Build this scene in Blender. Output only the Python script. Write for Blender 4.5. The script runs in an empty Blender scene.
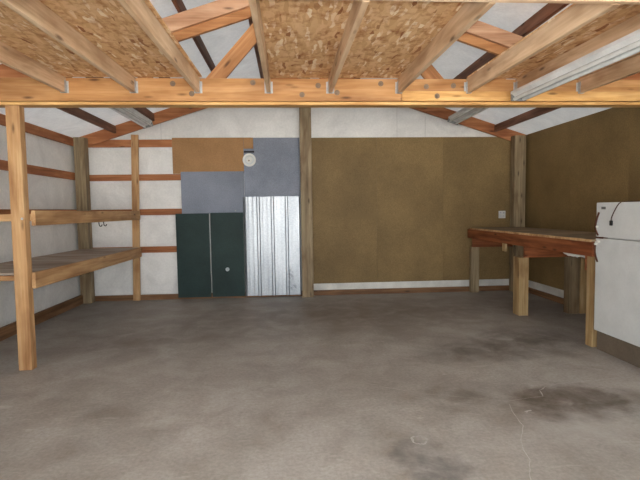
import bpy, bmesh, math, random
from mathutils import Vector, Matrix
random.seed(7)
SC = bpy.context.scene
COL = SC.collection

# ------------------------------------------------------------------ colour / material helpers
def lin(c):
    def f(v):
        v /= 255.0
        return v / 12.92 if v <= 0.04045 else ((v + 0.055) / 1.055) ** 2.4
    return (f(c[0]), f(c[1]), f(c[2]), 1.0)

class NT:
    def __init__(self, name, rough=0.7, metallic=0.0, spec=0.5):
        self.m = bpy.data.materials.new(name)
        self.m.use_nodes = True
        self.t = self.m.node_tree
        self.b = self.t.nodes['Principled BSDF']
        self.b.inputs['Roughness'].default_value = rough
        self.b.inputs['Metallic'].default_value = metallic
        self.b.inputs['Specular IOR Level'].default_value = spec
    def n(self, kind, **kw):
        nd = self.t.nodes.new(kind)
        for k, v in kw.items():
            setattr(nd, k, v)
        return nd
    def l(self, a, b):
        self.t.links.new(a, b)
    def coord(self, scale=(1, 1, 1), rot=(0, 0, 0), loc=(0, 0, 0), rnd=True):
        tc = self.n('ShaderNodeTexCoord')
        src = tc.outputs['Object']
        if rnd:
            oi = self.n('ShaderNodeObjectInfo')
            mu = self.n('ShaderNodeVectorMath', operation='MULTIPLY_ADD')
            cb = self.n('ShaderNodeCombineXYZ')
            for i in range(3):
                self.l(oi.outputs['Random'], cb.inputs[i])
            self.l(cb.outputs[0], mu.inputs[0])
            mu.inputs[1].default_value = (31.0, 17.0, 23.0)
            self.l(src, mu.inputs[2])
            src = mu.outputs[0]
        mp = self.n('ShaderNodeMapping')
        mp.inputs['Scale'].default_value = scale
        mp.inputs['Rotation'].default_value = rot
        mp.inputs['Location'].default_value = loc
        self.l(src, mp.inputs['Vector'])
        return mp.outputs['Vector']
    def noise(self, vec, scale, detail=3.0, rough=0.55, dist=0.0):
        nd = self.n('ShaderNodeTexNoise')
        nd.inputs['Scale'].default_value = scale
        nd.inputs['Detail'].default_value = detail
        nd.inputs['Roughness'].default_value = rough
        nd.inputs['Distortion'].default_value = dist
        self.l(vec, nd.inputs['Vector'])
        return nd.outputs['Fac']
    def ramp(self, fac, stops):
        r = self.n('ShaderNodeValToRGB')
        e = r.color_ramp.elements
        while len(e) < len(stops):
            e.new(0.5)
        for i, (p, c) in enumerate(stops):
            e[i].position = p
            e[i].color = c if len(c) == 4 else lin(c)
        self.l(fac, r.inputs['Fac'])
        return r.outputs['Color']
    def mix(self, fac, a, b, mode='MIX'):
        m = self.n('ShaderNodeMix', data_type='RGBA', blend_type=mode)
        if isinstance(fac, (int, float)):
            m.inputs[0].default_value = fac
        else:
            self.l(fac, m.inputs[0])
        for v, s in ((a, m.inputs[6]), (b, m.inputs[7])):
            if hasattr(v, 'is_linked') or hasattr(v, 'links'):
                self.l(v, s)
            else:
                s.default_value = v if len(v) == 4 else lin(v)
        return m.outputs[2]
    def grey(self, v):
        return (v, v, v, 1.0)
    def bump(self, h, strength=0.2, dist=0.01):
        b = self.n('ShaderNodeBump')
        b.inputs['Strength'].default_value = strength
        b.inputs['Distance'].default_value = dist
        self.l(h, b.inputs['Height'])
        self.l(b.outputs['Normal'], self.b.inputs['Normal'])
    def color(self, c):
        if hasattr(c, 'links'):
            self.l(c, self.b.inputs['Base Color'])
        else:
            self.b.inputs['Base Color'].default_value = lin(c)
        return self.m
    def vary(self, col, amt=0.25, sat=0.1):
        oi = self.n('ShaderNodeObjectInfo')
        mr = self.n('ShaderNodeMapRange')
        mr.inputs[3].default_value = 1.0 - amt
        mr.inputs[4].default_value = 1.0 + amt
        self.l(oi.outputs['Random'], mr.inputs[0])
        h = self.n('ShaderNodeHueSaturation')
        self.l(mr.outputs[0], h.inputs['Value'])
        self.l(col, h.inputs['Color'])
        return h.outputs['Color']

def wood(name, dark, mid, light, rough=0.62, knots=True, vary=0.12, grain=20.0):
    t = NT(name, rough, spec=0.3)
    v = t.coord((1.1, grain, grain))
    g = t.noise(v, 1.0, 4.0, 0.6, 0.6)
    c = t.ramp(g, [(0.30, dark), (0.5, mid), (0.70, light)])
    v2 = t.coord((1.6, 5.0, 5.0))
    p = t.noise(v2, 1.0, 3.0, 0.55, 0.3)
    pc = t.ramp(p, [(0.30, (186, 164, 146)), (0.56, (255, 255, 255))])
    c = t.mix(0.75, c, pc, 'MULTIPLY')
    if knots:
        vk = t.coord((2.4, 9.0, 9.0))
        vo = t.n('ShaderNodeTexVoronoi')
        vo.inputs['Scale'].default_value = 1.0
        t.l(vk, vo.inputs['Vector'])
        k = t.ramp(vo.outputs['Distance'], [(0.05, (70, 36, 18)), (0.16, (255, 255, 255))])
        c = t.mix(0.7, c, k, 'MULTIPLY')
    c = t.vary(c, vary)
    t.bump(g, 0.12, 0.003)
    return t.color(c)

M = {}
M['joist'] = wood('pale_joist_wood', (190, 158, 124), (210, 180, 146), (224, 198, 166), vary=0.06)
M['beam'] = wood('beam_wood', (162, 114, 66), (184, 136, 86), (200, 156, 108), vary=0.06)
M['beam_yellow'] = wood('yellow_beam_wood', (184, 136, 78), (208, 162, 100), (222, 182, 124), vary=0.05)
M['truss'] = wood('truss_wood', (146, 100, 62), (174, 124, 80), (194, 148, 104), vary=0.12)
M['truss_lit'] = wood('flash_lit_truss_wood', (174, 130, 100), (198, 156, 124), (214, 178, 148), vary=0.08)  # front chord: flash-lit paleness put into the truss wood colour
M['purlin'] = wood('dark_purlin_wood', (92, 60, 46), (120, 82, 62), (140, 100, 78), vary=0.12)
M['girt'] = wood('orange_girt_wood', (144, 88, 52), (168, 108, 68), (186, 128, 86), vary=0.08)
M['stud'] = wood('shelf_lumber', (160, 118, 78), (186, 146, 102), (204, 170, 126), vary=0.06)
M['post'] = wood('weathered_post_wood', (112, 97, 74), (142, 124, 96), (162, 144, 114), vary=0.06)
M['bench_red'] = wood('red_brown_bench_wood', (104, 56, 32), (140, 80, 46), (168, 104, 64), vary=0.1)
M['bench_post'] = wood('bench_post_wood', (140, 112, 74), (168, 140, 98), (184, 160, 122), vary=0.08)
M['skirt'] = wood('skirt_board_wood', (96, 68, 44), (126, 92, 62), (146, 112, 80), vary=0.08)
M['deck'] = wood('grey_shelf_deck', (142, 128, 114), (164, 150, 136), (182, 170, 156), knots=False, vary=0.03, grain=9)
M['bench_top'] = wood('worn_bench_top', (112, 94, 72), (140, 120, 94), (172, 150, 122), knots=False, vary=0.03, grain=8)
M['bench_edge'] = wood('pale_bench_edge', (168, 128, 84), (200, 162, 116), (220, 188, 146), knots=False, vary=0.04)

def speck(name, base, amt=0.12, scale=60, blotch=1.2, rough=0.75, spec=0.3, bump=0.05, metallic=0.0, blot_amt=0.15):
    t = NT(name, rough, metallic, spec)
    v = t.coord((1, 1, 1))
    a = t.noise(v, scale, 3.0, 0.7)
    b = t.noise(v, blotch, 4.0, 0.55)
    lo, hi = t.grey(1 - amt * 2), t.grey(1.0)
    c = t.mix(1.0, base, t.ramp(a, [(0.3, lo), (0.7, hi)]), 'MULTIPLY')
    c = t.mix(1.0, c, t.ramp(b, [(0.3, t.grey(1 - blot_amt * 2)), (0.68, t.grey(1.0))]), 'MULTIPLY')
    if bump:
        t.bump(a, bump, 0.003)
    return t.color(c)

M['hardboard'] = speck('brown_hardboard', (150, 124, 82), 0.2, 70, 1.3, 0.6, 0.2)
M['tan_board'] = speck('tan_particle_board', (182, 138, 92), 0.14, 80, 1.5, 0.7)
M['grey_board'] = speck('blue_grey_board', (152, 158, 172), 0.16, 70, 1.5, 0.75)
M['green_board'] = speck('dark_green_board', (44, 66, 63), 0.2, 70, 2.0, 0.6, blot_amt=0.2)
M['white_strip'] = speck('white_strip', (228, 226, 218), 0.05, 40, 3, 0.6)
M['fridge'] = speck('white_enamel', (214, 216, 214), 0.03, 50, 4.0, 0.45, 0.4, bump=0.02, blot_amt=0.06)
M['white_plastic'] = speck('white_plastic', (232, 230, 222), 0.03, 40, 3, 0.4)
M['white_metal'] = speck('white_painted_metal', (240, 241, 240), 0.04, 40, 3, 0.4)
M['tube'] = speck('fluorescent_tube_glass', (236, 238, 236), 0.02, 40, 3, 0.2)
M['grey_metal'] = speck('grey_metal', (168, 170, 168), 0.1, 60, 4, 0.45, metallic=0.7)
M['galv'] = speck('hanger_galvanized', (200, 202, 202), 0.1, 80, 10, 0.5, metallic=0.35)
M['bolt'] = speck('dull_bolt_steel', (150, 128, 108), 0.15, 90, 8, 0.6, metallic=0.4)
M['black'] = speck('black_rubber', (30, 28, 28), 0.1, 60, 4, 0.6)
M['rust'] = speck('rusty_brown', (96, 58, 40), 0.2, 90, 10, 0.8)
M['seam'] = speck('insulation_seam', (205, 203, 199), 0.05, 40, 3, 0.8)
M['dial_ring'] = speck('pale_grey_ring', (214, 220, 222), 0.03, 40, 3, 0.5)
M['kick'] = speck('grey_brown_plinth', (122, 108, 92), 0.12, 60, 3.0, 0.8)
M['gravel'] = speck('outdoor_gravel', (196, 192, 186), 0.2, 30, 0.5, 0.9)

def insulation(name, base):
    t = NT(name, 0.42, spec=0.5)
    v = t.coord((1, 1, 1), rnd=False)
    a = t.noise(v, 2.2, 4.0, 0.6, 0.8)
    b = t.noise(v, 30.0, 3.0, 0.7)
    c = t.mix(1.0, base, t.ramp(a, [(0.3, t.grey(0.82)), (0.65, t.grey(1.0))]), 'MULTIPLY')
    c = t.mix(1.0, c, t.ramp(b, [(0.3, t.grey(0.9)), (0.65, t.grey(1.0))]), 'MULTIPLY')
    t.bump(a, 0.5, 0.03)
    return t.color(c)
M['insul'] = insulation('white_insulation_facing', (238, 236, 232))

def osb():
    t = NT('oriented_strand_board', 0.75, spec=0.25)
    base = t.coord((1, 1, 1), rnd=True)
    wn = t.n('ShaderNodeTexNoise')
    wn.inputs['Scale'].default_value = 5.0
    t.l(base, wn.inputs['Vector'])
    def layer(rot, sx, sy, seed):
        mp = t.n('ShaderNodeMapping')
        mp.inputs['Rotation'].default_value = (0, 0, rot)
        mp.inputs['Scale'].default_value = (sx, sy, 1)
        mp.inputs['Location'].default_value = (seed, seed * 2, 0)
        ad = t.n('ShaderNodeVectorMath', operation='MULTIPLY_ADD')
        t.l(wn.outputs['Color'], ad.inputs[0])
        ad.inputs[1].default_value = (0.06, 0.06, 0)
        t.l(base, ad.inputs[2])
        t.l(ad.outputs[0], mp.inputs['Vector'])
        vo = t.n('ShaderNodeTexVoronoi', voronoi_dimensions='2D')
        vo.inputs['Scale'].default_value = 1.0
        t.l(mp.outputs[0], vo.inputs['Vector'])
        sp = t.n('ShaderNodeSeparateColor')
        t.l(vo.outputs['Color'], sp.inputs[0])
        return t.ramp(sp.outputs[0], [(0.0, (156, 100, 60)), (0.07, (204, 160, 112)), (0.4, (218, 178, 130)),
                                      (0.85, (226, 188, 142)), (0.97, (242, 222, 190))]), sp.outputs[1]
    c1, s1 = layer(0.1, 8, 40, 1.3)
    c2, s2 = layer(-0.55, 8, 38, 7.7)
    c3, s3 = layer(0.75, 9, 36, 4.1)
    g = t.n('ShaderNodeMath', operation='GREATER_THAN'); t.l(s2, g.inputs[0]); g.inputs[1].default_value = 0.55
    g3 = t.n('ShaderNodeMath', operation='GREATER_THAN'); t.l(s3, g3.inputs[0]); g3.inputs[1].default_value = 0.66
    c = t.mix(g.outputs[0], c1, c2)
    c = t.mix(g3.outputs[0], c, c3)
    n = t.noise(base, 13.0, 5.0, 0.65)
    c = t.mix(0.8, c, t.ramp(n, [(0.32, (196, 150, 116)), (0.52, (255, 255, 255))]), 'MULTIPLY')
    return t.color(c)
M['osb'] = osb()

def galvanised():
    t = NT('galvanised_corrugated_steel', 0.42, 0.75)
    v = t.coord((1, 1, 1))
    vo = t.n('ShaderNodeTexVoronoi'); vo.inputs['Scale'].default_value = 60.0
    t.l(v, vo.inputs['Vector'])
    sp = t.n('ShaderNodeSeparateColor'); t.l(vo.outputs['Color'], sp.inputs[0])
    c = t.ramp(sp.outputs[0], [(0.0, (170, 174, 178)), (1.0, (186, 189, 192))])
    n = t.noise(t.coord((4, 4, 0.8)), 1.0, 3, 0.6)
    c = t.mix(0.5, c, t.ramp(n, [(0.3, (186, 190, 194)), (0.6, (255, 255, 255))]), 'MULTIPLY')
    # rubbed grey smudges low on the sheet
    def blob(loc, sx, sz):
        tc = t.n('ShaderNodeTexCoord')
        mp = t.n('ShaderNodeMapping', vector_type='TEXTURE')
        mp.inputs['Location'].default_value = loc
        mp.inputs['Scale'].default_value = (sx, 1, sz)
        t.l(tc.outputs['Object'], mp.inputs[0])
        gr = t.n('ShaderNodeTexGradient', gradient_type='SPHERICAL')
        t.l(mp.outputs[0], gr.inputs[0])
        return gr.outputs['Fac']
    m = t.n('ShaderNodeMath', operation='MAXIMUM')
    t.l(blob((0.30, 0, 0.34), 0.07, 0.2), m.inputs[0])
    t.l(blob((0.34, 0, 0.14), 0.12, 0.07), m.inputs[1])
    mm = t.n('ShaderNodeMath', operation='MULTIPLY')
    t.l(m.outputs[0], mm.inputs[0]); t.l(t.ramp(t.noise(t.coord((1, 1, 1)), 24, 4, 0.7), [(0.42, t.grey(0)), (0.6, t.grey(1))]), mm.inputs[1])
    c = t.mix(mm.outputs[0], c, (96, 98, 100))
    return t.color(c)
M['galvanised'] = galvanised()

def concrete():
    t = NT('stained_concrete', 0.55, spec=0.4)
    v = t.coord((1, 1, 1), rnd=False)
    big = t.noise(v, 0.55, 5.0, 0.62, 0.6)
    mid = t.noise(v, 2.6, 6.0, 0.65, 0.5)
    fin = t.noise(v, 38.0, 4.0, 0.7)
    c = t.ramp(big, [(0.28, (158, 151, 144)), (0.5, (168, 162, 155)), (0.72, (180, 175, 168))])
    c = t.mix(0.9, c, t.ramp(mid, [(0.3, (212, 206, 200)), (0.62, (255, 255, 255))]), 'MULTIPLY')
    c = t.mix(0.5, c, t.ramp(fin, [(0.3, (184, 180, 176)), (0.66, (255, 255, 255))]), 'MULTIPLY')
    # pale scuffs
    vs = t.coord((0.9, 2.2, 1), rot=(0, 0, 0.5), rnd=False)
    sc = t.noise(vs, 3.2, 6.0, 0.7, 1.2)
    c = t.mix(t.ramp(sc, [(0.60, t.grey(0)), (0.78, t.grey(0.6))]), c, (190, 186, 178))
    def blob(loc, sx, sy, rot=0.0):
        tc = t.n('ShaderNodeTexCoord')
        wn = t.n('ShaderNodeTexNoise'); wn.inputs['Scale'].default_value = 4.5; wn.inputs['Detail'].default_value = 5
        t.l(tc.outputs['Object'], wn.inputs['Vector'])
        ad = t.n('ShaderNodeVectorMath', operation='MULTIPLY_ADD')
        t.l(wn.outputs['Color'], ad.inputs[0]); ad.inputs[1].default_value = (0.5, 0.5, 0)
        t.l(tc.outputs['Object'], ad.inputs[2])
        mp = t.n('ShaderNodeMapping', vector_type='TEXTURE')
        mp.inputs['Location'].default_value = (loc[0] + 0.25, loc[1] + 0.25, 0)
        mp.inputs['Rotation'].default_value = (0, 0, rot)
        mp.inputs['Scale'].default_value = (sx, sy, 5)
        t.l(ad.outputs[0], mp.inputs[0])
        gr = t.n('ShaderNodeTexGradient', gradient_type='SPHERICAL')
        t.l(mp.outputs[0], gr.inputs[0])
        return gr.outputs['Fac']
    for (loc, sx, sy, rot, col, k) in (((2.2, 3.42), 0.62, 0.38, 0.2, (70, 54, 38), 1.5),
                                       ((2.75, 5.1), 0.75, 0.7, 0.3, (66, 58, 50), 0.8),
                                       ((2.1, 4.75), 0.9, 0.4, 0.1, (84, 76, 68), 0.9),
                                       ((0.8, 2.6), 0.22, 0.42, 0.1, (84, 80, 78), 0.9),
                                       ((1.4, 3.6), 0.5, 0.3, 0.0, (90, 80, 70), 0.6),
                                       ((-1.6, 5.6), 1.3, 0.8, 0.2, (96, 84, 74), 0.5),
                                       ((0.9, 6.7), 3.4, 1.5, 0.0, (104, 92, 82), 0.7)):  # widest patch: floor broadly darker towards the back wall
        f = blob(loc, sx, sy, rot)
        mm = t.n('ShaderNodeMath', operation='MULTIPLY', use_clamp=True)
        t.l(f, mm.inputs[0]); mm.inputs[1].default_value = k * 1.6
        m2 = t.n('ShaderNodeMath', operation='MULTIPLY', use_clamp=True)
        t.l(mm.outputs[0], m2.inputs[0])
        t.l(t.ramp(mid, [(0.3, t.grey(1)), (0.68, t.grey(0.25))]), m2.inputs[1])
        c = t.mix(m2.outputs[0], c, col)
    for (loc, sx, sy, rot, col, k) in (((-2.3, 3.7), 0.2, 0.1, 0.2, (188, 184, 178), 0.5),
                                       ((2.0, 3.0), 0.5, 0.3, 0.4, (180, 176, 170), 0.3),
                                       ((-0.9, 3.3), 0.16, 0.1, 0.0, (180, 176, 168), 0.2),
                                       ((2.45, 5.2), 0.2, 0.1, 0.3, (160, 156, 150), 0.7),
                                       ((0.45, 2.9), 0.2, 0.14, 0.3, (182, 178, 172), 0.15)):
        f = blob(loc, sx, sy, rot)
        mm = t.n('ShaderNodeMath', operation='MULTIPLY', use_clamp=True)
        t.l(f, mm.inputs[0]); mm.inputs[1].default_value = k * 1.6
        c = t.mix(mm.outputs[0], c, col)
    t.bump(fin, 0.08, 0.003)
    r = t.n('ShaderNodeMapRange'); r.inputs[3].default_value = 0.4; r.inputs[4].default_value = 0.7
    t.l(mid, r.inputs[0]); t.l(r.outputs[0], t.b.inputs['Roughness'])
    return t.color(c)
M['concrete'] = concrete()
M['crack'] = speck('pale_crack_fill', (196, 191, 184), 0.15, 60, 6, 0.8)

# ------------------------------------------------------------------ mesh helpers
def finish(name, bm, mats, parent=None, mw=None, smooth=False):
    me = bpy.data.meshes.new(name)
    bmesh.ops.recalc_face_normals(bm, faces=bm.faces[:])
    if smooth:
        for f in bm.faces:
            f.smooth = True
    bm.to_mesh(me); bm.free()
    for m in (mats if isinstance(mats, (list, tuple)) else [mats]):
        me.materials.append(m)
    o = bpy.data.objects.new(name, me)
    COL.objects.link(o)
    mw = mw or Matrix()
    if parent is not None:
        o.parent = parent
        o.matrix_basis = world(parent).inverted() @ mw
    else:
        o.matrix_basis = mw
    return o

def world(o):
    return world(o.parent) @ o.matrix_basis if o.parent else o.matrix_basis.copy()

def cube(bm, c, s, bevel=0.0, mat=0):
    r = bmesh.ops.create_cube(bm, size=1.0, matrix=Matrix.Translation(c) @ Matrix.Diagonal((s[0], s[1], s[2], 1)))
    fs = list({f for v in r['verts'] for f in v.link_faces})
    if bevel:
        es = list({e for v in r['verts'] for e in v.link_edges})
        out = bmesh.ops.bevel(bm, geom=es, offset=bevel, segments=2, affect='EDGES', profile=0.6)
        fs = list(set([f for f in fs if f.is_valid]) | set(out['faces']))
    for f in fs:
        if f.is_valid:
            f.material_index = mat

def box(name, lo, hi, mat, parent=None, bevel=0.003):
    """axis aligned board; its own origin sits at its centre"""
    lo, hi = Vector(lo), Vector(hi)
    c = (lo + hi) / 2
    s = hi - lo
    bm = bmesh.new()
    cube(bm, (0, 0, 0), s, min(bevel, min(s) * 0.3))
    return finish(name, bm, mat, parent, Matrix.Translation(c))

def lumber(name, p0, p1, w, h, mat, parent=None, up=(0, 0, 1), bevel=0.004):
    """board whose centre line runs p0 -> p1; w across, h along `up`"""
    p0, p1 = Vector(p0), Vector(p1)
    x = (p1 - p0); L = x.length; x.normalize()
    u = Vector(up); y = u.cross(x).normalized(); z = x.cross(y)
    mw = Matrix((x, y, z)).transposed().to_4x4(); mw.translation = (p0 + p1) / 2
    bm = bmesh.new()
    cube(bm, (0, 0, 0), (L, w, h), bevel)
    return finish(name, bm, mat, parent, mw)

def prism(name, pts, y0, y1, mat, parent=None):
    """outline in X-Z pushed through from y0 to y1"""
    bm = bmesh.new()
    a = [bm.verts.new((x, y0, z)) for x, z in pts]
    b = [bm.verts.new((x, y1, z)) for x, z in pts]
    bm.faces.new(a); bm.faces.new(b[::-1])
    n = len(pts)
    for i in range(n):
        bm.faces.new((a[i], a[(i + 1) % n], b[(i + 1) % n], b[i]))
    return finish(name, bm, mat, parent)

def disc(bm, c, r0, r1, y0, y1, seg=32, mat=0):
    """round bead along Y with its axis through c"""
    m = Matrix.Translation((c[0], (y0 + y1) / 2, c[2])) @ Matrix.Rotation(math.pi / 2, 4, 'X')
    r = bmesh.ops.create_cone(bm, cap_ends=True, segments=seg, radius1=r0, radius2=r1, depth=abs(y1 - y0), matrix=m)
    for f in {f for v in r['verts'] for f in v.link_faces}:
        f.material_index = mat

def tube(name, pts, r, mat, parent=None, res=3):
    cu = bpy.data.curves.new(name, 'CURVE'); cu.dimensions = '3D'
    cu.bevel_depth = r; cu.bevel_resolution = res; cu.use_fill_caps = True
    s = cu.splines.new('NURBS'); s.points.add(len(pts) - 1)
    for p, q in zip(s.points, pts):
        p.co = (*q, 1)
    s.use_endpoint_u = True; s.order_u = 3
    tmp = bpy.data.objects.new(name, cu)
    me = bpy.data.meshes.new_from_object(tmp)
    bpy.data.objects.remove(tmp)
    me.materials.clear(); me.materials.append(mat)
    for p in me.polygons: p.use_smooth = True
    o = bpy.data.objects.new(name, me); COL.objects.link(o)
    if parent is not None:
        o.parent = parent; o.matrix_basis = world(parent).inverted()
    return o

def thing(name, label, cat, loc=(0, 0, 0), group=None):
    o = bpy.data.objects.new(name, None); COL.objects.link(o)
    o.empty_display_size = 0.1
    o.matrix_basis = Matrix.Translation(loc)
    return tag(o, label, cat, group)
def tag(o, label, cat, group=None):
    o['label'] = label; o['category'] = cat
    if group: o['group'] = group
    return o
def struct(o):
    o['kind'] = 'structure'
    return o

# ------------------------------------------------------------------ dimensions (metres; x right, y away, z up)
XL, XR, YB = -3.46, 4.19, 8.20          # inner faces of left framing, right panels, back framing
RX = 0.40                                # ridge
SL = 0.32
YF = -1.5                                # front wall with the open door
def roof(x):
    return 2.93 + SL * ((x + 2.9) if x < RX else (2 * RX - x + 2.9))
WL, WR, WB = XL - 0.038, XR + 0.03, YB + 0.037

# ------------------------------------------------------------------ setting
def make_floor():
    bm = bmesh.new()
    cube(bm, ((WL + WR) / 2, (YF + WB) / 2, -0.06), (WR - WL + 0.2, WB - YF + 0.2, 0.12))
    def ribbon(pts, w):
        prev = None
        P = [Vector((p[0], p[1], 0.0012)) for p in pts]
        # jitter between the corner points
        Q = []
        for a, b in zip(P[:-1], P[1:]):
            n = max(2, int((b - a).length / 0.05))
            d = (b - a).normalized(); s = Vector((-d.y, d.x, 0))
            for i in range(n):
                Q.append(a + (b - a) * i / n + s * random.uniform(-0.006, 0.006))
        Q.append(P[-1])
        for i, q in enumerate(Q):
            d = (Q[min(i + 1, len(Q) - 1)] - Q[max(i - 1, 0)]).normalized(); s = Vector((-d.y, d.x, 0))
            ww = w * random.uniform(0.4, 1.0)
            cur = (bm.verts.new(q + s * ww), bm.verts.new(q - s * ww))
            if prev:
                f = bm.faces.new((prev[0], prev[1], cur[1], cur[0])); f.material_index = 1
            prev = cur
    ribbon([(1.98, 3.52), (2.02, 3.64), (2.14, 3.74), (2.42, 3.80), (2.66, 3.82), (2.95, 3.84)], 0.004)
    ribbon([(1.65, 3.40), (1.60, 3.22), (1.58, 3.05), (1.50, 2.92), (1.44, 2.80), (1.40, 2.62), (1.30, 2.42), (1.22, 2.2)], 0.0032)
    ribbon([(0.60, 3.98), (0.82, 3.82), (1.08, 3.66), (1.40, 3.56), (1.65, 3.46), (1.98, 3.52)], 0.003)
    ribbon([(1.70, 3.26), (1.76, 3.28)], 0.012)
    ring = [(0.82 + 0.05 * math.cos(a * math.pi / 7), 2.92 + 0.055 * math.sin(a * math.pi / 7)) for a in range(15)]
    ribbon(ring, 0.009)
    return finish('floor', bm, [M['concrete'], M['crack']])
struct(make_floor())

struct(box('wall_left', (WL - 0.08, YF, 0), (WL, WB, roof(WL)), M['insul'], bevel=0))
struct(box('wall_right', (WR, YF, 0), (WR + 0.08, WB, roof(WR)), M['insul'], bevel=0))
def make_back():
    bm = bmesh.new()
    pts = [(WL, 0), (WR, 0), (WR, roof(WR)), (RX, roof(RX)), (WL, roof(WL))]
    a = [bm.verts.new((x, WB, z)) for x, z in pts]; b = [bm.verts.new((x, WB + 0.08, z)) for x, z in pts]
    bm.faces.new(a); bm.faces.new(b[::-1])
    for i in range(5):
        bm.faces.new((a[i], a[(i + 1) % 5], b[(i + 1) % 5], b[i]))
    for x, z0, z1 in ((-2.12, 2.72, 3.1), (1.92, 2.72, 3.3), (2.42, 2.72, 3.1)):
        cube(bm, (x, WB - 0.001, (z0 + z1) / 2), (0.008, 0.004, z1 - z0), mat=1)
    return finish('wall_back', bm, [M['insul'], M['seam']])
struct(make_back())
def make_front():
    # front wall around the wide open door behind the camera
    bm = bmesh.new()
    dl, dr, dz = -2.4, 4.05, 2.72
    def poly(pts):
        a = [bm.verts.new((x, YF - 0.1, z)) for x, z in pts]; b = [bm.verts.new((x, YF, z)) for x, z in pts]
        bm.faces.new(a); bm.faces.new(b[::-1])
        n = len(pts)
        for i in range(n):
            bm.faces.new((a[i], a[(i + 1) % n], b[(i + 1) % n], b[i]))
    poly([(WL, 0), (dl, 0), (dl, dz), (WL, dz)])
    poly([(dr, 0), (WR, 0), (WR, dz), (dr, dz)])
    poly([(WL, dz), (WR, dz), (WR, roof(WR)), (RX, roof(RX)), (WL, roof(WL))])
    return finish('wall_front', bm, M['insul'])
struct(make_front())
def make_ceiling():
    # thin roof skin with white facing; translucency added so a sun glow brightens lining and room
    bm = bmesh.new()
    xs = (WL - 0.1, RX, WR + 0.1)
    ys = (YF - 0.1, WB + 0.1)
    v = [[bm.verts.new((x, y, roof(x))) for x in xs] for y in ys]
    for i in (0, 1):
        bm.faces.new((v[0][i], v[0][i + 1], v[1][i + 1], v[1][i]))
    m = insulation('white_roof_facing', (238, 238, 236))
    nt = m.node_tree
    tr = nt.nodes.new('ShaderNodeBsdfTranslucent'); tr.inputs[0].default_value = (0.0078, 0.0082, 0.0085, 1)
    ad = nt.nodes.new('ShaderNodeAddShader'); out = nt.nodes['Material Output']
    nt.links.new(nt.nodes['Principled BSDF'].outputs[0], ad.inputs[0]); nt.links.new(tr.outputs[0], ad.inputs[1])
    nt.links.new(ad.outputs[0], out.inputs['Surface'])
    return finish('ceiling', bm, m)
struct(make_ceiling())
struct(box('ground', (-30, -40, -0.2), (30, YF - 0.1, -0.02), M['gravel'], bevel=0))
# skirt boards along the floor
struct(lumber('baseboard_left', (XL + 0.019, YF, 0.075), (XL + 0.019, 8.0, 0.075), 0.038, 0.15, M['skirt']))
struct(lumber('baseboard_back', (XL, YB - 0.012, 0.045), (3.94, YB - 0.012, 0.045), 0.04, 0.09, M['skirt']))
struct(lumber('baseboard_right', (XR - 0.015, YF, 0.045), (XR - 0.015, 8.15, 0.045), 0.04, 0.09, M['skirt']))
# white strip bared between the panels and the skirt boards
struct(box('trim_1', (0.41, YB - 0.006, 0.09), (3.95, WB, 0.205), M['white_strip']))
struct(box('trim_2', (XR - 0.006, YF, 0.09), (WR, 8.1, 0.21), M['white_strip']))

# ------------------------------------------------------------------ wall framing on the left half
gz = [(2.655, 'top girt, just under the sloping rafter'), (2.085, 'second girt down, level with the blue-grey boards'),
      (1.50, 'third girt down, level with the upper shelf'), (0.86, 'lowest girt, level with the lower shelf')]
for (z, w), xe in zip(gz, (-1.94, -1.81, -1.81, -1.92)):
    tag(lumber('girt', (XL - 0.03, YB + 0.018, z), (xe, YB + 0.018, z), 0.036, 0.125 if z > 2.5 else 0.105, M['girt']),
        'orange-brown horizontal board on the white back wall, ' + w, 'girt', 'back wall girts')
for (z, w) in ((2.655, 'uppermost, just below the roof'), (2.10, 'second from top, above the upper shelf'),
               (1.50, 'partly hidden behind the upper shelf')):
    tag(lumber('girt', (XL - 0.019, YF, z), (XL - 0.019, YB - 0.01, z), 0.036, 0.13 if z > 2.5 else 0.12, M['girt']),
        'brown horizontal board along the white left wall, ' + w, 'girt', 'left wall girts')

def big_post(lo, hi, label):
    lo, hi = Vector(lo), Vector(hi); c = (lo + hi) / 2
    return tag(lumber('post', (c.x, c.y, lo.z), (c.x, c.y, hi.z), hi.x - lo.x, hi.y - lo.y, M['post'], up=(0, 1, 0), bevel=0.006), label, 'post', 'weathered square building posts')
big_post((XL, 7.99, 0), (-3.29, 8.15, 2.73), 'weathered grey-brown post in the back corner behind the shelves')
big_post((0.215, 8.02, 0), (0.41, 8.155, 3.72), 'tall weathered post on the back wall between corrugated metal and brown panels')
big_post((3.925, 7.99, 0), (4.125, 8.155, 2.73), 'weathered post in the back corner behind the workbench')
tag(lumber('stud', (-2.60, 8.150, 0.0), (-2.53, 8.150, 2.79), 0.115, 0.04, M['stud'], up=(0, 1, 0)),
    'slim upright timber on the back wall holding the shelf ends', 'stud')

# ------------------------------------------------------------------ boards on the back wall
def sheet(name, lo, hi, mat, label, cat, group=None, bevel=0.003):
    return tag(box(name, lo, hi, mat, None, bevel), label, cat, group)
for (x0, x1, w) in ((0.41, 1.549, 'beside the tall middle post'), (1.5502, 2.7292, 'second of three from the tall middle post'),
                    (2.7304, 4.185, 'around the outlet, ending at the corner post')):
    sheet('hardboard_panel', (x0, YB - 0.004, 0.205), (x1, WB - 0.0045, 2.735), M['hardboard'],
          'brown hardboard panel on the back wall, ' + w, 'wall panel', 'brown hardboard panels on the back wall', 0.002)
for (y0, y1, w) in ((6.80, 8.15, 'deepest in, meeting the corner post'), (5.582, 6.797, 'middle one, above the workbench'),
                    (4.36, 5.578, 'beyond the fridge, above the near bench end'), (3.10, 4.357, 'behind the fridge')):
    sheet('hardboard_panel', (XR - 0.004, y0, 0.21), (WR - 0.002, y1, 2.755), M['hardboard'],
          'dark brown hardboard panel on the right wall, ' + w, 'wall panel', 'brown hardboard panels on the side wall', 0.002)
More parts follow.
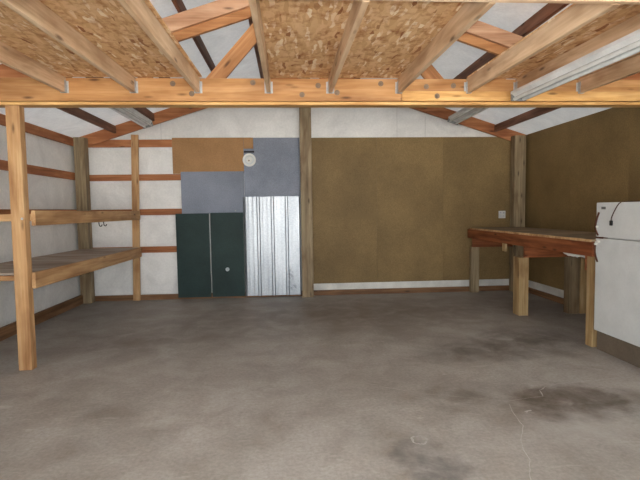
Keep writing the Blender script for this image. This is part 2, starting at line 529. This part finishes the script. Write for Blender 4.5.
sheet('particle_board', (-1.935, YB - 0.012, 2.14), (-0.60, YB + 0.0, 2.742), M['tan_board'],
      'tan particle board high on the back wall beside the round dial', 'wall panel')
sheet('fibre_board', (-1.805, YB - 0.026, 1.40), (-0.744, YB - 0.013, 2.172), M['grey_board'],
      'wide blue-grey board below the tan board, above the green panels', 'wall panel', 'blue-grey boards')
sheet('fibre_board', (-0.74, YB - 0.026, 1.60), (0.212, YB - 0.013, 2.735), M['grey_board'],
      'tall blue-grey board above the corrugated metal, beside the middle post', 'wall panel', 'blue-grey boards')
tag(box('wood_block', (-0.735, YB - 0.05, 2.55), (-0.575, YB - 0.027, 2.735), M['tan_board']),
    'small tan wood block above the round dial', 'block')

# two dark green panels
g1 = thing('green_panel', 'dark green tall panel beside the white wall, with a pale edge strip', 'panel', (-1.63, 8.14, 0), 'dark green panels')
box('board', (-1.905, 8.135, 0.03), (-1.345, 8.17, 1.465), M['green_board'], g1)
box('edge_strip', (-1.344, 8.128, 0.42), (-1.330, 8.168, 1.46), M['grey_metal'], g1, 0.001)
g2 = thing('green_panel', 'dark green tall panel with a round pale knob, next to corrugated metal', 'panel', (-1.05, 8.14, 0), 'dark green panels')
box('board', (-1.326, 8.135, 0.03), (-0.772, 8.17, 1.47), M['green_board'], g2)
bm = bmesh.new(); disc(bm, (-1.06, 0, 0.50), 0.034, 0.026, 8.135, 8.118, 20); disc(bm, (-1.06, 0, 0.50), 0.018, 0.022, 8.118, 8.10, 20)
o = finish('knob', bm, M['dial_ring'], g2); o['label'] = 'round pale knob'
bm = bmesh.new(); disc(bm, (-0.90, 0, 1.505), 0.014, 0.01, YB - 0.026, YB - 0.04, 14)
tag(finish('hook', bm, M['grey_metal']), 'tiny bright hook on the blue-grey board above the knobbed green panel', 'hook')

# corrugated sheet
def corrugated(x0, x1, z0, z1, y, mat):
    per = 0.2413; rib = 0.026
    prof = []
    n = 4
    start = x0
    prof.append((x0, 0.0))
    for i in range(n + 1):
        c = x0 + 0.012 + i * per
        for dx, dy in ((-0.030, 0), (-0.013, rib), (0.013, rib), (0.030, 0)):
            if x0 <= c + dx <= x1: prof.append((c + dx, dy))
        for k in (1, 2):
            m = c + per * k / 3.0
            for dx, dy in ((-0.022, 0), (-0.008, 0.0015), (0.008, 0.0015), (0.022, 0)):
                if x0 <= m + dx <= x1: prof.append((m + dx, dy))
    prof.append((x1, 0.0)); prof.sort()
    cx, cz = (x0 + x1) / 2, z0
    bm = bmesh.new(); rows = []
    for off in (0.0, 0.0016):
        rows.append([(bm.verts.new((x - cx, -d + off, 0)), bm.verts.new((x - cx, -d + off, z1 - z0))) for x, d in prof])
    for r in rows:
        for a, b in zip(r[:-1], r[1:]):
            bm.faces.new((a[0], b[0], b[1], a[1]))
    for e in (0, -1):
        bm.faces.new((rows[0][e][0], rows[0][e][1], rows[1][e][1], rows[1][e][0]))
    for k in (0, 1):
        for i in range(len(prof) - 1):
            bm.faces.new((rows[0][i][k], rows[0][i + 1][k], rows[1][i + 1][k], rows[1][i][k]))
    return finish('corrugated_sheet', bm, mat, None, Matrix.Translation((cx, y, cz)))
tag(corrugated(-0.765, 0.205, 0.03, 1.735, 8.145, M['galvanised']),
    'shiny galvanised corrugated metal sheet leaning on the back wall by the post', 'metal sheet')

# round white dial
d = thing('wall_dial', 'small round white dial on the wall between tan and blue-grey boards', 'dial', (-0.645, YB - 0.03, 2.36))
bm = bmesh.new()
cx, cz = -0.645, 2.358
disc(bm, (cx, 0, cz), 0.105, 0.112, YB - 0.027, YB - 0.062, 40)
finish('case', bm, M['white_plastic'], d)
bm = bmesh.new(); disc(bm, (cx, 0, cz), 0.078, 0.07, YB - 0.062, YB - 0.068, 40); o = finish('inner_ring', bm, M['dial_ring'], d)
bm = bmesh.new(); disc(bm, (cx, 0, cz + 0.005), 0.06, 0.05, YB - 0.068, YB - 0.075, 32); finish('face', bm, M['white_plastic'], d)
bm = bmesh.new(); disc(bm, (cx - 0.005, 0, cz - 0.012), 0.013, 0.010, YB - 0.075, YB - 0.088, 20); o = finish('centre_cap', bm, M['bolt'], d)
o['label'] = 'grey centre cap'
o = box('hanger_bar', (cx - 0.085, YB - 0.075, cz + 0.125), (cx + 0.085, YB - 0.027, cz + 0.15), M['black'], d); o['label'] = 'dark bar across the top'

# outlet
d = thing('wall_outlet', 'white square electrical outlet on the brown back wall above the workbench', 'outlet', (3.80, YB - 0.004, 1.36))
box('cover_plate', (3.738, YB - 0.016, 1.30), (3.862, YB - 0.0045, 1.43), M['white_plastic'], d, 0.004)
for dz in (-0.03, 0.03):
    for dx in (-0.028, 0.028):
        bm = bmesh.new(); cube(bm, (3.80 + dx, YB - 0.0175, 1.365 + dz), (0.03, 0.003, 0.038), 0.0)
        cube(bm, (3.80 + dx - 0.006, YB - 0.0195, 1.369 + dz), (0.004, 0.002, 0.012), mat=1)
        cube(bm, (3.80 + dx + 0.006, YB - 0.0195, 1.369 + dz), (0.004, 0.002, 0.012), mat=1)
        finish('socket', bm, [M['dial_ring'], M['black']], d)

# ------------------------------------------------------------------ roof framing
for s in (-1, 1):
    xe = XL if s < 0 else WR
    x0 = xe; x1 = RX
    z = lambda x: roof(x) - 0.10
    o = prism('rafter', [(x0, roof(x0) - 0.195), (x0, roof(x0) - 0.004), (x1, roof(x1) - 0.004), (x1, roof(x1) - 0.195)] if s < 0 else
              [(x0, roof(x0) - 0.195), (x1, roof(x1) - 0.195), (x1, roof(x1) - 0.004), (x0, roof(x0) - 0.004)], 8.155, 8.193, M['girt'])
    tag(o, 'orange-brown sloping rafter against the white gable, rising from the ' + ('shelf corner post' if s < 0 else 'workbench corner post'),
        'rafter', 'gable rafters')
pur = [-2.85, -2.22, -1.6, -1.0, -0.38]
ordn = ['lowest, nearest the eave', 'second up from the eave', 'third up from the eave', 'fourth up from the eave', 'highest, nearest the ridge']
for s, side in ((-1, 'the shelf side'), (1, 'the workbench side')):
    for x, w in zip(pur, ordn):
        xx = x if s < 0 else 2 * RX - x
        zc = roof(xx) - 0.012 - 0.06
        tag(lumber('purlin', (xx, YF, zc), (xx, 8.158, zc), 0.042, 0.12, M['purlin']),
            'dark brown purlin under the white roof on %s, %s' % (side, w), 'purlin', 'roof purlins')

YT = 4.63                                # front face of the big cross beam
# roof truss standing on the beam
t = thing('roof_truss', 'orange-brown timber roof truss rising behind the big cross beam', 'truss', (RX, 4.70, 2.5))
def chord(x): return 3.14 + 0.333 * ((x if x < RX else 2 * RX - x) + 1.01)
for s in (-1, 1):
    X = lambda x: x if s < 0 else 2 * RX - x
    def ch(lo, hi, y0, y1, mat, nm, xa=-2.78, xb=RX):
        xs = (X(xa), X(xb))
        o = prism(nm, [(xs[0], chord(xs[0]) + lo), (xs[1], chord(xs[1]) + lo), (xs[1], chord(xs[1]) + hi), (xs[0], chord(xs[0]) + hi)], y0, y1, mat, t)
        return o
    ch(0.09, 0.235, 4.675, 4.713, M['truss_lit'], 'top_chord')
    ch(0.0, 0.14, 4.716, 4.754, M['truss'], 'top_chord')
    lumber('web', (X(-0.79), 4.693, 2.64), (X(-0.17), 4.693, 3.34), 0.038, 0.14, M['truss'], t, up=(0, 0, 1))
    lumber('web', (X(-1.30), 4.735, 2.62), (X(-1.40), 4.735, 2.98), 0.036, 0.14, M['truss'], t, up=(1, 0, 0))
    prism('gusset', [(X(-3.40), 2.56), (X(-2.05), 2.56), (X(-2.05), 2.86), (X(-2.3), 2.99), (X(-3.40), 2.66)], 4.660, 4.674, M['girt'], t)
    prism('gusset', [(X(-3.40), 2.56), (X(-2.05), 2.56), (X(-2.05), 2.86), (X(-2.3), 2.99), (X(-3.40), 2.66)], 4.757, 4.77, M['truss'], t)
lumber('king_post', (RX, 4.735, 2.60), (RX, 4.735, 3.58), 0.036, 0.14, M['truss'], t, up=(1, 0, 0))

# the cross beam
b = thing('cross_beam', 'long bolted timber beam spanning the room above the shelf post', 'beam', (RX, 4.65, 2.5))
lumber('beam_board', (WL, YT + 0.01, 2.652), (1.125, YT + 0.01, 2.652), 0.04, 0.213, M['beam'], b)
lumber('beam_board', (1.128, YT + 0.01, 2.70), (WR, YT + 0.01, 2.70), 0.04, 0.118, M['beam'], b)
o = lumber('face_board', (1.128, YT + 0.006, 2.593), (WR, YT + 0.006, 2.593), 0.048, 0.094, M['beam_yellow'], b); o['label'] = 'yellower lower board'
lumber('bottom_plate', (WL, YT + 0.048, 2.523), (WR, YT + 0.048, 2.523), 0.13, 0.030, M['beam_yellow'], b)
for bx, bz in ((-1.065, 2.706), (-0.891, 2.613), (-0.314, 2.717), (0.153, 2.605), (0.309, 2.691), (0.492, 2.625), (0.919, 2.711),
               (1.369, 2.684), (1.474, 2.592), (1.639, 2.694)):
    bm = bmesh.new()
    y = YT - 0.0185 if bz < 2.62 and bx > 1.13 else YT - 0.0105
    disc(bm, (bx, 0, bz), 0.026, 0.026, y, y - 0.004, 20)
    disc(bm, (bx, 0, bz), 0.014, 0.013, y - 0.004, y - 0.014, 6)
    finish('bolt', bm, M['bolt'], b)
for px, n in ((-3.38, 'left'), (4.10, 'right')):
    tag(lumber('post', (px, YT + 0.06, 0.0), (px, YT + 0.06, 2.507), 0.14, 0.13, M['post'], up=(0, 1, 0)),
        'weathered post carrying the cross beam end at the ' + ('shelf-side wall' if px < 0 else 'fridge-side wall'), 'post', 'weathered square building posts')

# joists with hangers, rim and strand board
JX = [-2.055, -1.425, -0.83, -0.165, 0.425, 1.10, 1.785, 2.285, 2.93]
JL = ['first joist counting from the shelf wall, its end near the shelf post', 'second from the shelf wall, between two strand board bays',
      'third from the shelf wall, at the edge of the open roof bay', 'fourth from the shelf wall, edging the middle strand board sheet',
      'middle one, crossing under the centre of the middle strand board sheet', 'sixth from the shelf wall, far edge of the middle strand board sheet',
      'seventh from the shelf wall, beside the second open roof bay', 'eighth, right beside the near white fluorescent fixture',
      'last one, above the fridge beyond the fluorescent fixture']
for x, w in zip(JX, JL):
    j = lumber('joist', (x, 2.505, 2.647), (x, YT - 0.012, 2.69), 0.038, 0.14, M['joist'])
    tag(j, 'pale overhead joist, ' + w, 'joist', 'loft joists')
    bm = bmesh.new()
    for s in (-1, 1):
        cube(bm, (x + s * 0.0205, YT - 0.034, 2.672), (0.002, 0.04, 0.11))
        cube(bm, (x + s * 0.030, YT - 0.0125, 2.672), (0.018, 0.0025, 0.11))
    cube(bm, (x, YT - 0.034, 2.6165), (0.043, 0.04, 0.002))
    o = finish('joist_hanger', bm, M['galv'], j); o['label'] = 'bright metal hanger'
tag(lumber('rim_board', (XL + 0.02, 2.482, 2.644), (XR - 0.02, 2.482, 2.648), 0.038, 0.138, M['joist']),
    'pale board across the near ends of the joists at the top edge', 'rim board')
for x0, w in ((-2.07, 'on the shelf side'), (-0.18, 'in the middle'), (1.77, 'above the fluorescent fixture')):
    tag(lumber('strand_board', (x0 + 0.64, 2.24, 2.7205), (x0 + 0.64, 4.612, 2.7695), 1.28, 0.0135, M['osb'], bevel=0.001),
        'flaky golden strand board sheet lying on the joists ' + w, 'strand board', 'loft strand board sheets')

# fluorescent fixtures
def fixture(name, label, x, y0, y1, z, tilt=0.0, w=0.13, dip=0.0):
    f = thing(name, label, 'light fixture', (x, (y0 + y1) / 2, z), 'fluorescent strip fixtures')
    R = Matrix.Translation((x, 0, z)) @ Matrix.Rotation(tilt, 4, 'Y') @ Matrix.Translation((0, y1, 0)) @ Matrix.Rotation(dip, 4, 'X') @ Matrix.Translation((0, -y1, 0))
    L = y1 - y0; ym = (y0 + y1) / 2
    bm = bmesh.new()
    prof = [(-w / 2, 0.055), (-w / 2, 0.03), (-w * 0.28, 0.0), (w * 0.28, 0.0), (w / 2, 0.03), (w / 2, 0.055)]
    a = [bm.verts.new((p, y0, q)) for p, q in prof]; c = [bm.verts.new((p, y1, q)) for p, q in prof]
    n = len(prof)
    bm.faces.new(a); bm.faces.new(c[::-1])
    for i in range(n):
        bm.faces.new((a[i], a[(i + 1) % n], c[(i + 1) % n], c[i]))
    finish('housing', bm, M['white_metal'], f, R)
    for s in (-1, 1):
        bm = bmesh.new()
        m = Matrix.Translation((s * w * 0.30, ym, -0.018)) @ Matrix.Rotation(math.pi / 2, 4, 'X')
        bmesh.ops.create_cone(bm, cap_ends=True, segments=20, radius1=0.018, radius2=0.018, depth=L - 0.06, matrix=m)
        finish('tube', bm, M['tube'], f, R, smooth=False)
    for e in (y0 + 0.012, y1 - 0.012):
        bm = bmesh.new(); cube(bm, (0, e, 0.008), (w * 0.98, 0.024, 0.085), 0.004)
        finish('end_cap', bm, M['grey_metal'], f, R)
    return f
fixture('strip_light', 'long white fluorescent strip fixture under the near joists', 2.245, 2.15, 4.52, 2.557, 0.0, 0.15, 0.0205)
fixture('strip_light', 'small distant fluorescent fixture under the roof near the shelf corner', -2.27, 5.7, 8.02, 2.92, -0.31, 0.17)
fixture('strip_light', 'small distant fluorescent fixture under the roof near the workbench corner', 2.78, 5.7, 7.85, 2.94, 0.31, 0.19)

# ------------------------------------------------------------------ shelves
p = thing('support_post', 'pale timber post standing on the floor at the near shelf corner', 'post', (-2.55, 4.66, 0))
lumber('shaft', (-2.545, 4.665, 0.0), (-2.535, 4.665, 2.507), 0.125, 0.09, M['stud'], p, up=(0, 1, 0), bevel=0.006)
bm = bmesh.new(); disc(bm, (-2.50, 0, 1.455), 0.012, 0.009, 4.62, 4.612, 12); finish('screw', bm, M['galv'], p)
s = thing('shelving', 'two-level wooden shelf along the white left wall', 'shelf', (-2.9, 6.4, 0))
# lower
lumber('rail', (-2.445, 4.66, 0.862), (-2.50, 8.12, 0.828), 0.038, 0.155, M['stud'], s)
lumber('rail', (-2.44, 4.70, 1.458), (-2.50, 8.12, 1.448), 0.038, 0.145, M['stud'], s)
z = 0.915
bm = bmesh.new()
P = [(-3.415, 4.765, z), (-3.30, 4.765, z), (-3.30, 4.72, z), (-2.468, 4.72, z), (-2.524, 7.985, z - 0.025), (-2.524, 8.12, z - 0.025), (-3.26, 8.12, z - 0.025), (-3.275, 7.985, z - 0.025), (-3.415, 7.985, z - 0.025)]
a = [bm.verts.new(q) for q in P]; c = [bm.verts.new((q[0], q[1], q[2] + 0.018)) for q in P]
n = len(P); bm.faces.new(a); bm.faces.new(c[::-1])
for i in range(n):
    bm.faces.new((a[i], a[(i + 1) % n], c[(i + 1) % n], c[i]))
o = finish('shelf_deck', bm, M['deck'], s); o['label'] = 'grey-brown deck board'
for z in (0.915, 1.50):
    lumber('end_rail', (-3.30, 4.738, z - 0.035), (-2.47, 4.738, z - 0.035), 0.034, 0.07 if z > 1 else 0.05, M['stud'], s)
    for k in (5.9, 7.0):
        lumber('cross_bearer', (-3.40, k, z - 0.05), (-2.50, k, z - 0.05), 0.034, 0.065, M['stud'], s)
for dy in (0, 0.16):
    o = tube('hook', [(-2.50, 6.42 + dy, 1.378), (-2.50, 6.42 + dy, 1.34), (-2.485, 6.42 + dy, 1.32), (-2.465, 6.42 + dy, 1.325), (-2.46, 6.42 + dy, 1.345)], 0.006, M['black'], s)
    o['label'] = 'small dark wire hook'

# ------------------------------------------------------------------ workbench
w = thing('workbench', 'long rough timber workbench along the brown right wall', 'workbench', (3.6, 6.4, 0))
o = box('bench_top', (3.145, 4.70, 1.125), (4.02, 7.975, 1.15), M['bench_top'], w)
o = box('edge_strip', (3.128, 4.70, 1.122), (3.1445, 7.975, 1.149), M['bench_edge'], w); o['label'] = 'pale splintered front edge'
o = lumber('front_rail', (3.165, 4.70, 1.045), (3.165, 8.12, 1.045), 0.036, 0.155, M['bench_red'], w); o['label'] = 'red-brown stained front rail'
o = lumber('back_rail', (4.0, 4.76, 1.045), (4.0, 7.97, 1.045), 0.036, 0.15, M['bench_red'], w)
for y in (4.86, 6.20, 8.02):
    o = lumber('cross_rail', (3.19, y, 0.885), (4.12 if y < 8 else 3.91, y, 0.885), 0.036, 0.155, M['bench_red'], w)
def leg(x0, x1, y0, y1, top, mat=None):
    return lumber('leg', ((x0 + x1) / 2, (y0 + y1) / 2, 0), ((x0 + x1) / 2, (y0 + y1) / 2, top), x1 - x0, y1 - y0, mat or M['bench_post'], w, up=(0, 1, 0), bevel=0.005)
leg(3.185, 3.30, 4.72, 4.835, 1.122)
leg(3.14, 3.275, 6.225, 6.40, 0.805)
leg(3.19, 3.33, 8.045, 8.14, 0.805, M['post'])
o = lumber('hanger_block', (3.2, 6.80, 0.84), (3.2, 6.80, 1.12), 0.036, 0.08, M['bench_post'], w, up=(0, 1, 0))
leg(3.87, 4.015, 6.24, 6.38, 0.81, M['post'])
leg(4.03, 4.14, 6.24, 6.38, 0.81)
# shreds of white insulation hanging under the near end of the front rail
bm = bmesh.new()
for k in range(9):
    y = 5.30 - k * 0.052
    bmesh.ops.create_icosphere(bm, subdivisions=2, radius=0.5, matrix=Matrix.Translation((3.235 + random.uniform(-0.006, 0.006), y, 0.952 + random.uniform(-0.006, 0.006))) @ Matrix.Diagonal((0.06, random.uniform(0.05, 0.08), random.uniform(0.035, 0.055), 1)))
for v in bm.verts:
    v.co += Vector((random.uniform(-1, 1), random.uniform(-1, 1), random.uniform(-1, 1))) * 0.005
o = finish('stuffing', bm, M['white_strip'], w); o['label'] = 'ragged white padding under the rail'

# ------------------------------------------------------------------ fridge
FX, FY0, FY1 = 3.17, 3.92, 4.675
f = thing('refrigerator', 'white two-door refrigerator against the right wall at the bench end', 'refrigerator', (3.5, 4.3, 0))
o = box('cabinet', (FX + 0.065, FY0, 0.06), (3.93, FY1 - 0.003, 1.525), M['fridge'], f, 0.012)
o = box('freezer_door', (FX, FY0, 1.178), (FX + 0.062, FY1, 1.53), M['fridge'], f, 0.008)
o = box('fridge_door', (FX, FY0, 0.205), (FX + 0.062, FY1, 1.168), M['fridge'], f, 0.008)
o = box('kick_plate', (FX + 0.03, FY0 + 0.01, 0.0), (FX + 0.064, FY1 - 0.01, 0.198), M['kick'], f, 0.003); o['label'] = 'grey-brown kick plate'
o = box('badge', (FX - 0.004, 4.53, 1.462), (FX, 4.595, 1.488), M['grey_metal'], f, 0.001); o['label'] = 'small grey badge'
fd = [c for c in f.children if c.name.startswith('freezer_door')][0]
rd = [c for c in f.children if c.name.startswith('fridge_door')][0]
o = tube('handle', [(FX - 0.004, 4.625, 1.43), (FX - 0.02, 4.632, 1.38), (FX - 0.024, 4.65, 1.30), (FX - 0.018, 4.655, 1.24), (FX - 0.004, 4.63, 1.195)], 0.009, M['rust'], fd); o['label'] = 'rust-brown bare handle'
o = tube('handle', [(FX - 0.004, 4.655, 1.14), (FX - 0.018, 4.665, 1.08), (FX - 0.02, 4.655, 1.00), (FX - 0.004, 4.635, 0.92)], 0.009, M['rust'], rd); o['label'] = 'rust-brown bare handle'
o = box('hinge', (FX - 0.008, 4.56, 1.163), (FX + 0.05, 4.67, 1.182), M['rust'], f, 0.003); o['label'] = 'brown rusted hinge'
for yy, zz in ((4.652, 1.285), (4.64, 1.125), (4.655, 1.105), (4.615, 1.13)):
    bm = bmesh.new(); cube(bm, (FX - 0.012, yy, zz), (0.022, 0.03, 0.022), 0.005); finish('bracket', bm, M['white_plastic'], f)
c = tube('power_cord', [(FX + 0.25, 4.28, 1.536), (FX + 0.03, 4.30, 1.537), (FX - 0.008, 4.325, 1.525), (FX - 0.008, 4.36, 1.49), (FX - 0.008, 4.405, 1.43), (FX - 0.008, 4.44, 1.37), (FX - 0.009, 4.435, 1.345)], 0.0042, M['rust'])
bm = bmesh.new(); cube(bm, (FX - 0.014, 4.428, 1.327), (0.022, 0.026, 0.05), 0.006)
o = finish('plug', bm, M['black'], c); o['label'] = 'black plug'
tag(c, 'thin dark cord hanging over the top of the white refrigerator', 'cord')

# ------------------------------------------------------------------ light
wd = bpy.data.worlds.new('overcast_sky'); SC.world = wd; wd.use_nodes = True
bg = wd.node_tree.nodes['Background']; bg.inputs[0].default_value = (0.88, 0.95, 1.0, 1); bg.inputs[1].default_value = 4.0
po = bpy.data.lights.new('door_daylight', 'AREA'); po.shape = 'RECTANGLE'; po.size = 6.45; po.size_y = 2.72
po.cycles.is_portal = True
o = bpy.data.objects.new('door_daylight', po); COL.objects.link(o)
o.location = (0.825, YF - 0.05, 1.36); o.rotation_euler = (math.pi / 2, 0, 0)

sn = bpy.data.lights.new('sun', 'SUN'); sn.energy = 85.0; sn.angle = math.radians(3); sn.color = (1.0, 0.985, 0.96)
so = bpy.data.objects.new('sun', sn); COL.objects.link(so)
so.rotation_euler = (math.radians(-38), 0, math.radians(8))      # high behind the building: lights the drive outside the door

# ------------------------------------------------------------------ camera (pose solved from the picture's vanishing lines)
F, yaw, pitch, roll = 471.9, 0.06605, 0.0643, -0.0146
cam = bpy.data.cameras.new('camera'); cam.sensor_width = 36.0; cam.lens = F / 640.0 * 36.0; cam.clip_start = 0.05
co = bpy.data.objects.new('camera', cam); COL.objects.link(co)
fwd = Vector((math.sin(yaw), math.cos(yaw), 0)); rt = Vector((math.cos(yaw), -math.sin(yaw), 0)); up = Vector((0, 0, 1))
f2 = fwd * math.cos(pitch) - up * math.sin(pitch); u2 = up * math.cos(pitch) + fwd * math.sin(pitch)
r3 = rt * math.cos(roll) + u2 * math.sin(roll); u3 = u2 * math.cos(roll) - rt * math.sin(roll)
mw = Matrix((r3, u3, -f2)).transposed().to_4x4(); mw.translation = (0, 0, 1.5)
co.matrix_world = mw
SC.camera = co
# the camera's own flash, just above the lens
fl = bpy.data.lights.new('camera_flash', 'SPOT'); fl.energy = 220; fl.shadow_soft_size = 0.03; fl.spot_size = math.radians(110); fl.spot_blend = 0.8
fo = bpy.data.objects.new('camera_flash', fl); COL.objects.link(fo)
m2 = mw.copy(); m2.translation = mw.translation + u3 * 0.07 + r3 * 0.02; fo.matrix_world = m2

SC.view_settings.view_transform = 'Standard'; SC.view_settings.look = 'None'
SC.view_settings.gamma = 1.0; SC.view_settings.use_curve_mapping = False
SC.view_settings.exposure = 0.36
SC.cycles.use_denoising = True
SC.cycles.max_bounces = 10; SC.cycles.diffuse_bounces = 6
